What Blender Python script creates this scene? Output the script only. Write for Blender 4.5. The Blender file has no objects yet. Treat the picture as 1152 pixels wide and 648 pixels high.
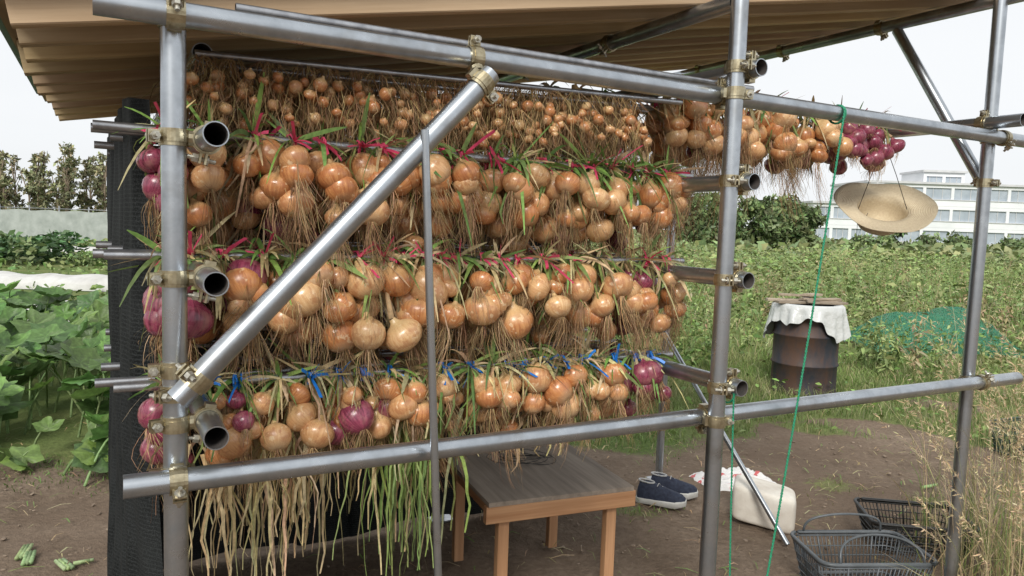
import bpy, math, random
import numpy as np
from mathutils import Vector, Matrix
rng=np.random.default_rng(11); random.seed(7)
S=bpy.context.scene
S.view_settings.view_transform='Standard'; S.view_settings.look='None'; S.view_settings.exposure=0
def link(o): S.collection.objects.link(o); return o
# ---------------- rack coordinate frame
TH=math.radians(29)
E=np.array([math.cos(TH),math.sin(TH),0.]);N=np.array([-math.sin(TH),math.cos(TH),0.]);O=np.array([-0.685,1.5,0.]);Z=np.array([0,0,1.])
def W(a,b,z): return O+E*a+N*b+Z*z
# ---------------- mesh accumulator
class Acc:
    def __init__(s): s.v=[];s.f=[];s.c=[];s.n=0
    def add(s,V,F,m=0,C=None):
        V=np.asarray(V,float).reshape(-1,3)
        if C is None: C=np.ones((len(V),4))
        C=np.asarray(C,float)
        if C.ndim==1: C=np.tile(C,(len(V),1))
        if isinstance(F,np.ndarray): F=[F]
        for f in F: s.f.append((np.asarray(f,int)+s.n,m))
        s.v.append(V);s.c.append(C);s.n+=len(V)
    def build(s,name,mats,smooth=True,parent=None):
        V=np.concatenate(s.v);C=np.concatenate(s.c)
        me=bpy.data.meshes.new(name); me.vertices.add(len(V)); me.vertices.foreach_set("co",V.ravel())
        L=[];ST=[];MI=[];st=0
        for f,m in s.f:
            k=f.shape[1]; L.append(f.ravel()); ST.append(st+np.arange(len(f))*k); st+=f.size; MI.append(np.full(len(f),m))
        L=np.concatenate(L);ST=np.concatenate(ST);MI=np.concatenate(MI)
        me.loops.add(len(L)); me.loops.foreach_set("vertex_index",L.astype(np.int32))
        me.polygons.add(len(ST)); me.polygons.foreach_set("loop_start",ST.astype(np.int32))
        me.polygons.foreach_set("material_index",MI.astype(np.int32))
        me.update(calc_edges=True); me.validate()
        me.polygons.foreach_set("use_smooth",np.full(len(me.polygons),smooth))
        at=me.attributes.new("ol",'FLOAT_COLOR','POINT'); at.data.foreach_set("color",C.ravel())
        for m in (mats if isinstance(mats,(list,tuple)) else [mats]): me.materials.append(m)
        o=link(bpy.data.objects.new(name,me))
        if parent: o.parent=parent
        return o
def empty(name,loc=(0,0,0)):
    o=link(bpy.data.objects.new(name,None)); o.empty_display_size=.1; return o
def basis(d):
    d=np.asarray(d,float); d=d/np.linalg.norm(d)
    u=np.cross(d,[0,0,1.]) if abs(d[2])<.95 else np.cross(d,[1.,0,0]); u/=np.linalg.norm(u)
    return d,u,np.cross(d,u)
def ringgrid(k,n,closed=True):
    i=np.arange(k-1)[:,None];j=np.arange(n)[None];j2=(j+1)%n
    return np.stack([i*n+j,i*n+j2,(i+1)*n+j2,(i+1)*n+j],-1).reshape(-1,4)
def tube(acc,P,r,n=8,m=0,C=None,caps=True):
    P=np.asarray(P,float);k=len(P);r=np.broadcast_to(r,(k,))
    T=np.gradient(P,axis=0); d,u,w=basis(T.mean(0)+1e-9)
    V=[]
    for i in range(k):
        t=T[i]/np.linalg.norm(T[i]); uu=u-t*np.dot(u,t); uu/=np.linalg.norm(uu)+1e-9; ww=np.cross(t,uu)
        a=np.arange(n)*2*math.pi/n
        V.append(P[i]+r[i]*(np.cos(a)[:,None]*uu+np.sin(a)[:,None]*ww))
    F=[ringgrid(k,n)]
    if caps: F+= [np.arange(n)[::-1][None],(np.arange(n)+(k-1)*n)[None]]
    acc.add(np.concatenate(V),F,m,C)
def pipe(acc,A,B,r=.0243,wall=.0024,n=24,m=0,mi=1):
    A=np.asarray(A,float);B=np.asarray(B,float);d,u,w=basis(B-A)
    a=np.arange(n)*2*math.pi/n; c=np.cos(a)[:,None]*u+np.sin(a)[:,None]*w; ri=r-wall
    acc.add(np.concatenate([A+r*c,B+r*c]),ringgrid(2,n),m)
    acc.add(np.concatenate([A+ri*c,A+r*c]),ringgrid(2,n),m)
    acc.add(np.concatenate([B+r*c,B+ri*c]),ringgrid(2,n),m)
    acc.add(np.concatenate([B+ri*c,A+ri*c]),ringgrid(2,n),mi)
BF=np.array([[0,3,2,1],[4,5,6,7],[0,1,5,4],[1,2,6,5],[2,3,7,6],[3,0,4,7]])
def box(acc,c,ax,ay,az,m=0,C=None,bev=0):
    c=np.asarray(c,float);ax,ay,az=[np.asarray(q,float) for q in (ax,ay,az)]
    if bev<=0:
        V=[c+sx*ax+sy*ay+sz*az for sz in(-1,1) for sx,sy in((-1,-1),(1,-1),(1,1),(-1,1))]
        acc.add(V,BF,m,C);return
    L=[ax,ay,az];L.sort(key=lambda q:-np.linalg.norm(q)); l,p,q=L
    lp,lq=np.linalg.norm(p),np.linalg.norm(q); p=p/lp;q=q/lq
    if np.dot(np.cross(p,q),l)<0: q=-q
    s=[(lp-bev,-lq),(lp,-lq+bev),(lp,lq-bev),(lp-bev,lq),(-lp+bev,lq),(-lp,lq-bev),(-lp,-lq+bev),(-lp+bev,-lq)]
    V=[c+sg*l+x*p+y*q for sg in(-1,1) for x,y in s]
    acc.add(V,[ringgrid(2,8),np.arange(8)[::-1][None],(np.arange(8)+8)[None]],m,C)
def ribbons(acc,P,w,side,C,m=0):
    n,k=P.shape[:2]; w=np.broadcast_to(w,(n,k))
    sd=side[:,None,:]*w[...,None]*.5
    V=np.stack([P-sd,P+sd],2)
    i=np.arange(n)[:,None]*2*k; j=np.arange(k-1)[None]*2
    b=(i+j)
    F=np.stack([b,b+1,b+3,b+2],-1).reshape(-1,4)
    C=np.asarray(C)
    if C.ndim==2: C=np.repeat(C[:,None],k,1)
    C=np.repeat(C[:,:,None],2,2)
    acc.add(V.reshape(-1,3),F,m,C.reshape(-1,4))
def rdir(n,flat=False):
    a=rng.uniform(0,2*math.pi,n); z=np.zeros(n) if flat else rng.uniform(-1,1,n); q=np.sqrt(1-z*z)
    return np.stack([np.cos(a)*q,np.sin(a)*q,z],-1)
def cols(base,var,n,al=1.):
    b=np.asarray(base)[None]*(1+rng.uniform(-var,var,(n,1)))*(1+rng.uniform(-var*.35,var*.35,(n,3)))
    return np.concatenate([b,np.full((n,1),al)],1)
# ---------------- materials
class NT:
    def __init__(s,name):
        s.m=bpy.data.materials.new(name); s.m.use_nodes=True; s.t=s.m.node_tree; s.b=s.t.nodes["Principled BSDF"]; s.o=s.t.nodes["Material Output"]
    def n(s,ty,**k):
        x=s.t.nodes.new(ty)
        for a,v in k.items(): setattr(x,a,v)
        return x
    def l(s,a,b): s.t.links.new(a,b)
    def obj(s): return s.n("ShaderNodeTexCoord").outputs["Object"]
    def attr(s): return s.n("ShaderNodeAttribute",attribute_name="ol")
    def noise(s,vec,scale,detail=4,rough=.55,mapscale=None):
        if mapscale:
            mp=s.n("ShaderNodeMapping"); mp.inputs["Scale"].default_value=mapscale; s.l(vec,mp.inputs[0]); vec=mp.outputs[0]
        x=s.n("ShaderNodeTexNoise"); x.inputs["Scale"].default_value=scale; x.inputs["Detail"].default_value=detail; x.inputs["Roughness"].default_value=rough
        s.l(vec,x.inputs["Vector"]); return x.outputs["Fac"]
    def ramp(s,f,st):
        x=s.n("ShaderNodeValToRGB"); e=x.color_ramp.elements
        while len(e)<len(st): e.new(.5)
        for i,(p,c) in enumerate(st): e[i].position=p; e[i].color=(*c,1) if len(c)==3 else c
        s.l(f,x.inputs[0]); return x.outputs[0]
    def mix(s,f,a,b,bt='MIX'):
        x=s.n("ShaderNodeMix",data_type='RGBA',blend_type=bt)
        for i,v in ((0,f),(6,a),(7,b)):
            if isinstance(v,(int,float)): x.inputs[i].default_value=v
            elif isinstance(v,tuple): x.inputs[i].default_value=(*v,1)
            else: s.l(v,x.inputs[i])
        return x.outputs[2]
    def math(s,op,a,b=0.,clamp=False):
        x=s.n("ShaderNodeMath",operation=op); x.use_clamp=clamp
        for i,v in ((0,a),(1,b)):
            if isinstance(v,(int,float)): x.inputs[i].default_value=v
            else: s.l(v,x.inputs[i])
        return x.outputs[0]
    def bump(s,h,st=.3,dist=.01):
        x=s.n("ShaderNodeBump"); x.inputs["Strength"].default_value=st; x.inputs["Distance"].default_value=dist
        s.l(h,x.inputs["Height"]); s.l(x.outputs[0],s.b.inputs["Normal"])
    def base(s,c):
        if isinstance(c,tuple): s.b.inputs["Base Color"].default_value=(*c,1)
        else: s.l(c,s.b.inputs["Base Color"])
    def p(s,**k):
        for a,v in k.items():
            i=s.b.inputs[a.replace("_"," ")]
            if isinstance(v,(int,float)): i.default_value=v
            else: s.l(v,i)
K0=(0,0,0);K1=(1,1,1)
def simple(name,c1,c2,scale=20,rough=.6,metal=0,bump=.2,ms=None,dist=.003):
    t=NT(name);o=t.obj(); f=t.noise(o,scale,6,.6,ms); t.base(t.mix(t.ramp(f,[(.3,K0),(.7,K1)]),c1,c2)); t.p(Roughness=rough,Metallic=metal)
    if bump: t.bump(f,bump,dist)
    return t.m
def galv():
    t=NT("galvanised_steel");o=t.obj()
    f=t.noise(o,14,6,.65); g=t.noise(o,160,3,.6); s=t.noise(o,5,4,.6)
    c=t.mix(t.ramp(f,[(.3,K0),(.72,K1)]),(.34,.37,.40),(.55,.585,.62)); c=t.mix(t.ramp(s,[(.56,K0),(.72,(.7,)*3)]),c,(.23,.22,.20)); t.base(c)
    t.p(Metallic=.95,Roughness=t.ramp(f,[(.3,(.40,)*3),(.7,(.24,)*3)])); t.bump(g,.05,.001); return t.m
M_pipe=galv()
M_pin=simple("pipe_inside",(.05,.05,.05),(.12,.10,.09),30,.7,.3)
M_thin=simple("thin_pipe_steel",(.28,.29,.31),(.5,.51,.53),30,.35,.9,.05)
M_clamp=simple("zinc_clamp",(.28,.23,.14),(.58,.52,.36),45,.32,.9,.15)
M_bolt=simple("bolt_steel",(.35,.33,.28),(.6,.58,.5),80,.4,.8,.1)
def onion_mat():
    t=NT("onion_skin");a=t.attr(); v=a.outputs["Color"]; al=a.outputs["Alpha"]
    fr=t.math('FRACT',al); red=t.math('GREATER_THAN',al,1.)
    off=t.n("ShaderNodeCombineXYZ"); k=t.math('MULTIPLY',al,37.); [t.l(k,off.inputs[i]) for i in range(3)]
    vv=t.n("ShaderNodeVectorMath",operation='ADD'); t.l(v,vv.inputs[0]); t.l(off.outputs[0],vv.inputs[1]); vv=vv.outputs[0]
    nr=t.n("ShaderNodeVectorMath",operation='MULTIPLY'); t.l(v,nr.inputs[0]); nr.inputs[1].default_value=(1,1,0)
    nz=t.n("ShaderNodeVectorMath",operation='NORMALIZE'); t.l(nr.outputs[0],nz.inputs[0])
    ad=t.n("ShaderNodeVectorMath",operation='MULTIPLY_ADD'); t.l(v,ad.inputs[0]); ad.inputs[1].default_value=(0,0,.14); t.l(nz.outputs[0],ad.inputs[2])
    ad2=t.n("ShaderNodeVectorMath",operation='ADD'); t.l(ad.outputs[0],ad2.inputs[0]); t.l(off.outputs[0],ad2.inputs[1])
    st=t.noise(ad2.outputs[0],8,6,.7)
    pt=t.noise(vv,1.3,4,.6); p2=t.noise(vv,2.2,3,.5)
    sp=t.n("ShaderNodeSeparateXYZ"); t.l(v,sp.inputs[0]); z=sp.outputs[2]
    y=t.mix(t.ramp(st,[(.34,K0),(.66,K1)]),(.37,.125,.045),(.64,.30,.115))
    y=t.mix(t.ramp(fr,[(.3,K0),(.97,(.9,)*3)]),y,t.mix(t.ramp(st,[(.32,K0),(.68,K1)]),(.58,.32,.14),(.80,.57,.31)))
    y=t.mix(t.ramp(pt,[(.52,K0),(.57,(.45,)*3)]),y,(.34,.115,.045))
    y=t.mix(t.ramp(p2,[(.62,K0),(.65,(.5,)*3)]),y,(.84,.66,.42))
    y=t.mix(t.ramp(z,[(.25,K0),(.95,(.7,)*3)]),y,(.70,.52,.26))
    y=t.mix(t.ramp(t.math('MULTIPLY',z,-1.),[(.5,K0),(.9,(.8,)*3)]),y,(.42,.30,.18))
    rr=t.mix(t.ramp(st,[(.35,K0),(.65,K1)]),(.10,.012,.032),(.34,.07,.12)); rr=t.mix(t.ramp(pt,[(.5,K0),(.7,(.6,)*3)]),rr,(.42,.2,.18))
    t.base(t.mix(red,y,rr)); t.p(Roughness=t.ramp(pt,[(.4,(.20,)*3),(.6,(.34,)*3)])); t.bump(st,.2,.002)
    t.b.inputs["Specular IOR Level"].default_value=.65
    return t.m
M_onion=onion_mat()
def vc(name,rough=.6,trans=.25,sc=60,spec=.3,lo=.65,hi=1.3):
    t=NT(name);a=t.attr();f=t.noise(t.obj(),sc,2)
    c=t.mix(1.,a.outputs["Color"],t.ramp(f,[(.25,(lo,)*3),(.75,(hi,)*3)]),'MULTIPLY'); t.base(c); t.p(Roughness=rough); t.b.inputs["Specular IOR Level"].default_value=spec
    if trans:
        tr=t.n("ShaderNodeBsdfTranslucent"); t.l(c,tr.inputs[0]); mx=t.n("ShaderNodeMixShader"); mx.inputs[0].default_value=trans
        t.l(t.b.outputs[0],mx.inputs[1]); t.l(tr.outputs[0],mx.inputs[2]); t.l(mx.outputs[0],t.o.inputs[0])
    return t.m
M_leaf=vc("onion_leaf_dry"); M_root=vc("onion_root",.8,0,60,.15); M_fol=vc("foliage",.55,0,3,.3,.8,1.2)
# ---------------- world / light / camera
w=bpy.data.worlds.new("World"); S.world=w; w.use_nodes=True; nt=w.node_tree; bg=nt.nodes["Background"]
sky=nt.nodes.new("ShaderNodeTexSky"); sky.sky_type='NISHITA'; sky.sun_disc=False; sky.sun_elevation=math.radians(38); sky.sun_rotation=math.radians(188); sky.air_density=1; sky.dust_density=3
mx=nt.nodes.new("ShaderNodeMix"); mx.data_type='RGBA'; mx.inputs[7].default_value=(8.75,8.95,9.15,1)
tc=nt.nodes.new("ShaderNodeTexCoord"); mp=nt.nodes.new("ShaderNodeMapping"); mp.inputs["Scale"].default_value=(1,1,3); nz=nt.nodes.new("ShaderNodeTexNoise"); nz.inputs["Scale"].default_value=1.6; nz.inputs["Detail"].default_value=5
rp=nt.nodes.new("ShaderNodeValToRGB"); rp.color_ramp.elements[0].position=.3; rp.color_ramp.elements[0].color=(.88,.88,.88,1); rp.color_ramp.elements[1].position=.65; rp.color_ramp.elements[1].color=(.985,.985,.985,1)
nt.links.new(tc.outputs["Generated"],mp.inputs[0]); nt.links.new(mp.outputs[0],nz.inputs["Vector"]); nt.links.new(nz.outputs["Fac"],rp.inputs[0]); nt.links.new(rp.outputs[0],mx.inputs[0])
nt.links.new(sky.outputs[0],mx.inputs[6]); nt.links.new(mx.outputs[2],bg.inputs[0]); bg.inputs[1].default_value=.109
sd=bpy.data.lights.new("sun",'SUN'); sd.energy=3.0; sd.angle=math.radians(18); sd.color=(1,.965,.9); so=link(bpy.data.objects.new("sun",sd))
el=math.radians(38); az=math.radians(188)
dirn=Vector((math.sin(az)*math.cos(el),math.cos(az)*math.cos(el),math.sin(el))); so.rotation_euler=dirn.to_track_quat('Z','Y').to_euler()
cd=bpy.data.cameras.new("camera"); cd.lens=26; cd.sensor_width=36; cd.clip_start=.05; cd.clip_end=3000
cam=link(bpy.data.objects.new("camera",cd)); S.camera=cam
Mr=Matrix.Rotation(math.radians(90-4.95),3,'X')@Matrix.Rotation(math.radians(1.9),3,'Z')
cam.matrix_world=Matrix.Translation((0,0,1.6))@Mr.to_4x4()
# ---------------- ground
def fn(x,y,s=1.,k=0):
    x=x*s+k*3.1;y=y*s-k*1.7
    return (np.sin(x*1.3+np.sin(y*1.1+k))+np.sin(y*1.7+1.3*np.sin(x*.9))+np.sin((x+y)*2.3+k)*.5+np.sin(x*4.1-y*3.3)*.35+np.sin(y*5.7+x*2.1)*.3)/3.15
def edge(x):
    return 4.15+1.15*np.clip((x+1.8)/3.2,0,1)+.20*np.clip(x-3,0,20)
def grassf(x,y):
    g=(y-edge(x)+.6*fn(x,y,1.4)+.3*fn(x,y,4,2))/.7
    hole=(fn(x,y,.75,9)-.45)*2.2
    g=np.where((x>0)&(y<14),g-np.clip(hole,0,1)*3,g)
    patch=(fn(x,y,2.2,5)-.36)*2.2
    patch=np.where((x>.6)&(y>3.3),patch,-1)
    return np.clip(np.maximum(g,patch),0,1)
def axis(lo,hi,step,far,n):
    core=np.arange(lo,hi,step); t=np.linspace(0,1,n)[1:]
    g=(np.exp(t*5)-1)/(math.exp(5)-1)*far+t*n*step
    return np.concatenate([(lo-g)[::-1],core,core[-1]+g])
gx=axis(-7,8,.07,900,40); gy=axis(.5,10,.07,1500,45); gy=gy[gy>-60]
X,Y=np.meshgrid(gx,gy); near=np.clip(1-(np.hypot(X,Y-4)-9)/12,0,1)
Zg=(.014*fn(X,Y,2.2,1)+.010*fn(X,Y,7,2)+.006*fn(X,Y,19,3))*near
G=grassf(X,Y); A=Acc(); ny,nx=X.shape
i=np.arange(ny-1)[:,None]*nx+np.arange(nx-1)[None]
A.add(np.stack([X,Y,Zg],-1),np.stack([i,i+1,i+nx+1,i+nx],-1).reshape(-1,4),0,np.stack([G,G,G,G],-1).reshape(-1,4))
def ground_mat():
    t=NT("soil_and_grass");o=t.obj();a=t.attr()
    f=t.noise(o,2.2,8,.65);g=t.noise(o,28,6,.7);h=t.noise(o,.7,4)
    d=t.mix(t.ramp(f,[(.3,K0),(.7,K1)]),(.155,.112,.078),(.335,.26,.195)); d=t.mix(t.ramp(g,[(.35,(.6,)*3),(.65,K0)]),d,(.105,.076,.055)); d=t.mix(t.ramp(h,[(.42,K0),(.62,(.7,)*3)]),d,(.17,.122,.088))
    gr=t.mix(t.ramp(g,[(.3,K0),(.7,K1)]),(.06,.10,.028),(.17,.23,.07)); gr=t.mix(t.ramp(h,[(.4,K0),(.7,(.8,)*3)]),gr,(.23,.23,.10))
    e=t.math('ADD',a.outputs["Alpha"],t.math('MULTIPLY',t.math('SUBTRACT',g,.5),1.2)); e=t.ramp(e,[(.35,K0),(.65,K1)])
    t.base(t.mix(e,d,gr)); t.p(Roughness=.95); t.b.inputs["Specular IOR Level"].default_value=.15
    t.bump(t.math('ADD',g,t.math('MULTIPLY',f,1.5)),.8,.03); return t.m
A.build("ground",ground_mat())
A=Acc()
M_soil=simple("soil_clod",(.13,.095,.068),(.29,.225,.17),40,.95,0,.4)
def ico(r=1):
    p=(1+5**.5)/2
    V=np.array([(-1,p,0),(1,p,0),(-1,-p,0),(1,-p,0),(0,-1,p),(0,1,p),(0,-1,-p),(0,1,-p),(p,0,-1),(p,0,1),(-p,0,-1),(-p,0,1)],float);V/=np.linalg.norm(V[0])
    F=np.array([(0,11,5),(0,5,1),(0,1,7),(0,7,10),(0,10,11),(1,5,9),(5,11,4),(11,10,2),(10,7,6),(7,1,8),(3,9,4),(3,4,2),(3,2,6),(3,6,8),(3,8,9),(4,9,5),(2,4,11),(6,2,10),(8,6,7),(9,8,1)])
    return V,F
IV,IF=ico()
for _ in range(2200):
    x=rng.uniform(-4,5);y=rng.uniform(2.3,6); s=.003+.012*rng.random()**2.5
    if grassf(np.array(x),np.array(y))>.6: continue
    A.add(IV*s*rng.uniform(.6,1.3,3)*[1,1,.6]*(1+rng.uniform(-.3,.3,(12,1)))+[x,y,.004],IF)
A.build("soil_clods",M_soil,False)
A=Acc(); n=1500
P0=np.stack([rng.uniform(-3.5,4.5,n),rng.uniform(2.4,5.6,n),np.full(n,.022)],-1); D=rdir(n,True); L=rng.uniform(.02,.12,n)[:,None]
P=np.stack([P0,P0+D*L*.5+[0,0,.012],P0+D*L+rdir(n,True)*L*.15],1)
C=np.where(rng.random((n,1))<.75,cols((.44,.35,.2),.4,n),cols((.18,.27,.08),.4,n))
sdv=np.cross(D,[0,0,1.]); ribbons(A,P,rng.uniform(.002,.010,n)[:,None]*np.array([[.7,1,.4]]),sdv,C); A.build("dry_leaf_litter",M_leaf)
# ---------------- scaffold rack
rack=empty("pipe_scaffold_rack")
A=Acc(); BP=.026
pipe(A,W(0,BP,0.01),W(0,BP,2.06)); 
pipe(A,W(1.44,-.076,.01),W(1.44,-.076,2.75)); pipe(A,W(2.9,BP,.01),W(2.9,BP,2.62))
pipe(A,W(0,1.9,.01),W(0,1.9,1.97)); pipe(A,W(1.44,1.9,.01),W(1.44,1.9,2.2)); pipe(A,W(2.95,1.9,.01),W(2.95,1.9,2.5))
A.build("posts",[M_pipe,M_pin],True,rack)
A=Acc()
pipe(A,W(-.14,-.026,1.985),W(3.06,-.026,1.99)); pipe(A,W(-.10,-.026,1.053),W(3.16,-.026,1.037))
pipe(A,W(.665,-.078,1.945),W(-.005,-.085,1.235))
pipe(A,W(2.9,1.9,1.0),W(2.9,.84,.02),r=.014); pipe(A,W(2.93,.47,2.5),W(2.93,.05,1.82),r=.022)
pipe(A,W(.61,-.07,.0),W(.495,-.10,1.80),r=.0095,wall=.002)
A.build("rails_and_braces",[M_pipe,M_pin],True,rack)
A=Acc(); LV=[(1.752,1.742),(1.465,1.46),(1.16,1.145)]
for zl,zm in LV:
    pipe(A,W(.062,-.12,zl),W(.062,1.95,zl)); pipe(A,W(1.492,-.12,zm),W(1.492,1.95,zm))
pipe(A,W(1.492,-.12,2.06),W(1.492,1.95,2.06)); pipe(A,W(2.85,-.12,2.045),W(2.85,1.95,2.05))
for a in (.09,1.45,2.93): 
    z=1.975+.188*a; pipe(A,W(a,.35 if a<1 else -.05,z),W(a,1.95,z))
A.build("depth_pipes",[M_pipe,M_pin],True,rack)
A=Acc(); BR=[.25,.52,.82,1.15]
for li,(zl,zm) in enumerate(LV):
    for b in BR: pipe(A,W(-.13-.02*math.sin(b*9+li),b,zl+.035),W(1.56+.03*math.sin(b*7+li),b,zm+.035),r=.0108,wall=.0015,n=12)
    pipe(A,W(-.15,BR[0]+.07,zl+.035),W(.6,BR[0]+.07,zl+.035),r=.0108,wall=.0015,n=12)
for b in (.33,.48,.64,.8): pipe(A,W(.07,b,1.985),W(1.6,b,2.03),r=.009,wall=.0015,n=12)
pipe(A,W(.12,.034,2.03),W(1.62,.034,2.035),r=.0108,wall=.0015,n=12)
for b in (.42,.62,.85): pipe(A,W(1.35,b,2.085),W(3.0,b,2.085),r=.0108,wall=.0015,n=12)
A.build("thin_pipes",[M_thin,M_pin],True,rack)
A=Acc()
def band(P,ax,ear,r=.0243):
    P=np.asarray(P,float);d,_,_=basis(ax); ear=np.asarray(ear,float); ear=ear-d*np.dot(ear,d); ear/=np.linalg.norm(ear); s=np.cross(d,ear)
    h=.017
    for w_,ro in ((h,r+.0042),(h*.55,r+.0062)):
        n=24;a=np.arange(n)*2*math.pi/n;c=np.cos(a)[:,None]*ear+np.sin(a)[:,None]*s
        pr=[(-w_,r+.0006),(-w_,ro),(w_,ro),(w_,r+.0006)]
        A.add(np.concatenate([P+d*q+c*rr for q,rr in pr]),ringgrid(4,n),0)
    for sg in (-1,1):
        box(A,P+ear*(r+.014)+s*sg*.0055,ear*.013,s*.0022,d*.013,0)
    box(A,P-ear*(r+.008),ear*.005,s*.011,d*.013,0)
    tube(A,[P+ear*(r+.017)-s*.026,P+ear*(r+.017)+s*.030],.0046,8,1)
    tube(A,[P+ear*(r+.017)+s*.009,P+ear*(r+.017)+s*.020],.0095,6,1)
    tube(A,[P+ear*(r+.017)-s*.012,P+ear*(r+.017)-s*.008],.0105,12,1)
def clamp(P1,ax1,P2,ax2,e1=None,e2=None):
    P1=np.asarray(P1);P2=np.asarray(P2); dd=P2-P1
    band(P1,ax1,e1 if e1 is not None else np.cross(ax1,dd)+dd*.15); band(P2,ax2,e2 if e2 is not None else np.cross(ax2,dd)-dd*.15)
    tube(A,[P1+dd*.42,P1+dd*.58],.017,12,0)
clamp(W(0,-.026,1.985),E,W(0,BP,1.985),Z,e1=Z*.6-N,e2=-E)
clamp(W(0,-.026,1.052),E,W(0,BP,1.052),Z,e1=-Z*.6-N,e2=-E)
clamp(W(1.44,-.026,1.987),E,W(1.44,-.076,1.987),Z,e1=Z,e2=E-N*.4)
clamp(W(1.44,-.026,1.045),E,W(1.44,-.076,1.045),Z,e1=-Z,e2=E-N*.4)
clamp(W(2.9,-.026,1.99),E,W(2.9,BP,1.99),Z,e1=-Z-N,e2=-E)
clamp(W(2.9,-.026,1.038),E,W(2.9,BP,1.038),Z,e1=Z-N,e2=-E)
for zl,zm in LV:
    clamp(W(0,BP,zl),Z,W(.062,BP,zl),N,e1=-E-N*.3,e2=-Z-E*.2)
    clamp(W(1.44,-.076,zm),Z,W(1.492,-.076,zm),N,e1=-E*.4-N,e2=Z)
clamp(W(1.44,-.076,2.06),Z,W(1.492,-.076,2.06),N,e1=-N,e2=Z)
clamp(W(2.9,BP,2.045),Z,W(2.85,BP,2.045),N)
dg=np.array(W(.665,-.078,1.945))-np.array(W(-.005,-.085,1.235))
clamp(W(.645,-.026,1.987),E,W(.64,-.078,1.92),dg,e1=Z,e2=E-Z)
clamp(W(0,BP,1.275),Z,W(.03,-.083,1.272),dg,e1=-E,e2=-E*.7-N*.6+Z*.3)
band(W(0,BP,1.225),Z,-E-N)
for b in (.55,1.1,1.7):
    z=1.975+.188*2.93; band(W(2.93,b,z),N,-Z+E); z=1.975+.188*1.45; band(W(1.45,b,z),N,-Z-E)
band(W(2.9,BP,1.82),Z,-N);band(W(2.93,.05,1.83),Z+N*.5,-E); band(W(2.95,1.9,.35),Z,-E);band(W(2.95,1.9,1.0),Z,-E)
A.build("clamps",[M_clamp,M_bolt],False,rack)
A=Acc()
for a,b in ((0,BP),(1.44,-.076),(2.9,BP),(0,1.9),(1.44,1.9),(2.95,1.9)):
    box(A,W(a,b,.012),E*.06,N*.06,Z*.004)
A.build("base_plates",M_thin,False,rack)
# ---------------- roof
roof=empty("shed_roof"); SL=.19; rd=E+Z*SL; rn=np.cross(rd/np.linalg.norm(rd),N)*1.; rn=rn if rn[2]>0 else -rn
def wood_dir(name,c1,c2,d,rough=.75,fine=45,along=1.5):
    t=NT(name);a=t.attr();o=t.obj(); d_,u,v=basis(d)
    cb=t.n("ShaderNodeCombineXYZ")
    for i,(q,s) in enumerate(((d_,along),(u,fine),(v,fine))):
        dp=t.n("ShaderNodeVectorMath",operation='DOT_PRODUCT'); t.l(o,dp.inputs[0]); dp.inputs[1].default_value=tuple(q*s); t.l(dp.outputs["Value"],cb.inputs[i])
    f=t.noise(cb.outputs[0],1,6,.6);g=t.noise(o,3,3)
    c=t.mix(t.ramp(f,[(.3,K0),(.7,K1)]),c1,c2); c=t.mix(t.math('MULTIPLY',g,.45),c,tuple(x*.6 for x in c1)); c=t.mix(1.,c,a.outputs["Color"],'MULTIPLY')
    t.base(c);t.p(Roughness=rough);t.bump(f,.2,.002);return t.m
M_raft=wood_dir("rafter_pine",(.46,.33,.19),(.72,.57,.37),rd)
A=Acc(); nb=10
for k in range(nb):
    b=.12+k*(1.85-.12)/(nb-1); a0=-.29+rng.uniform(-.02,.02); a1=3.25
    cc=(W(a0,b,2.0+SL*a0)+W(a1,b,2.0+SL*a1))/2+rn*.045; tint=rng.uniform(.75,1.15)
    box(A,cc,(a1-a0)/2*rd,N*.019,rn*.044,0,np.array([tint,tint*rng.uniform(.94,1.02),tint*rng.uniform(.85,1.0),1]),bev=.003)
A.build("rafters",M_raft,False,roof)
A=Acc(); 
for k in range(16):
    a0=-.31+k*.225;a1=a0+.222; tint=rng.uniform(.6,.95)
    box(A,(W(a0,.99,2+SL*a0)+W(a1,.99,2+SL*a1))/2+rn*(.098),(a1-a0)/2*rd,N*.95,rn*.008,0,np.array([tint,tint*.97,tint*.93,1]))
A.build("roof_boards",wood_dir("roof_deck_pine",(.33,.24,.14),(.52,.40,.25),N),False,roof)
A=Acc(); n=120; aa=np.linspace(-.36,3.32,n); zz=2+SL*aa+.125+.009*np.sin(aa*2*math.pi/.076)
V=np.concatenate([np.array([W(a,.02,z) for a,z in zip(aa,zz)]),np.array([W(a,2.0,z) for a,z in zip(aa,zz)])])
i=np.arange(n-1);A.add(V,np.stack([i,i+1,i+n+1,i+n],-1))
A.build("corrugated_sheet",simple("green_roof_sheet",(.02,.05,.045),(.05,.09,.08),5,.5,.3),True,roof)
# ---------------- onions
prof=np.array([(0.001,-.80),(.14,-.84),(.40,-.79),(.70,-.60),(.92,-.28),(1,.03),(.96,.32),(.80,.58),(.56,.76),(.34,.88),(.22,1.02),(.16,1.22)])
def onion(acc,c,axis,R,val,seg=16,sq=None):
    d,u,v=basis(axis); a=np.arange(seg)*2*math.pi/seg+rng.uniform(0,6); sq=sq or rng.uniform(.80,1.12)
    lump=1+.04*np.sin(a*2+rng.uniform(0,6))+.025*np.sin(a*3+rng.uniform(0,6))+.015*np.sin(a*7+rng.uniform(0,6))
    r=prof[:,0][:,None]*lump[None]; z=np.broadcast_to(prof[:,1][:,None]*sq,r.shape)
    loc=np.stack([r*np.cos(a),r*np.sin(a),z],-1).reshape(-1,3)
    V=c+R*(loc[:,:1]*u+loc[:,1:2]*v+loc[:,2:]*d)
    acc.add(V,[ringgrid(len(prof),seg),np.arange(seg)[None,::-1]],0,np.concatenate([loc,np.full((len(loc),1),val)],1))
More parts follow.
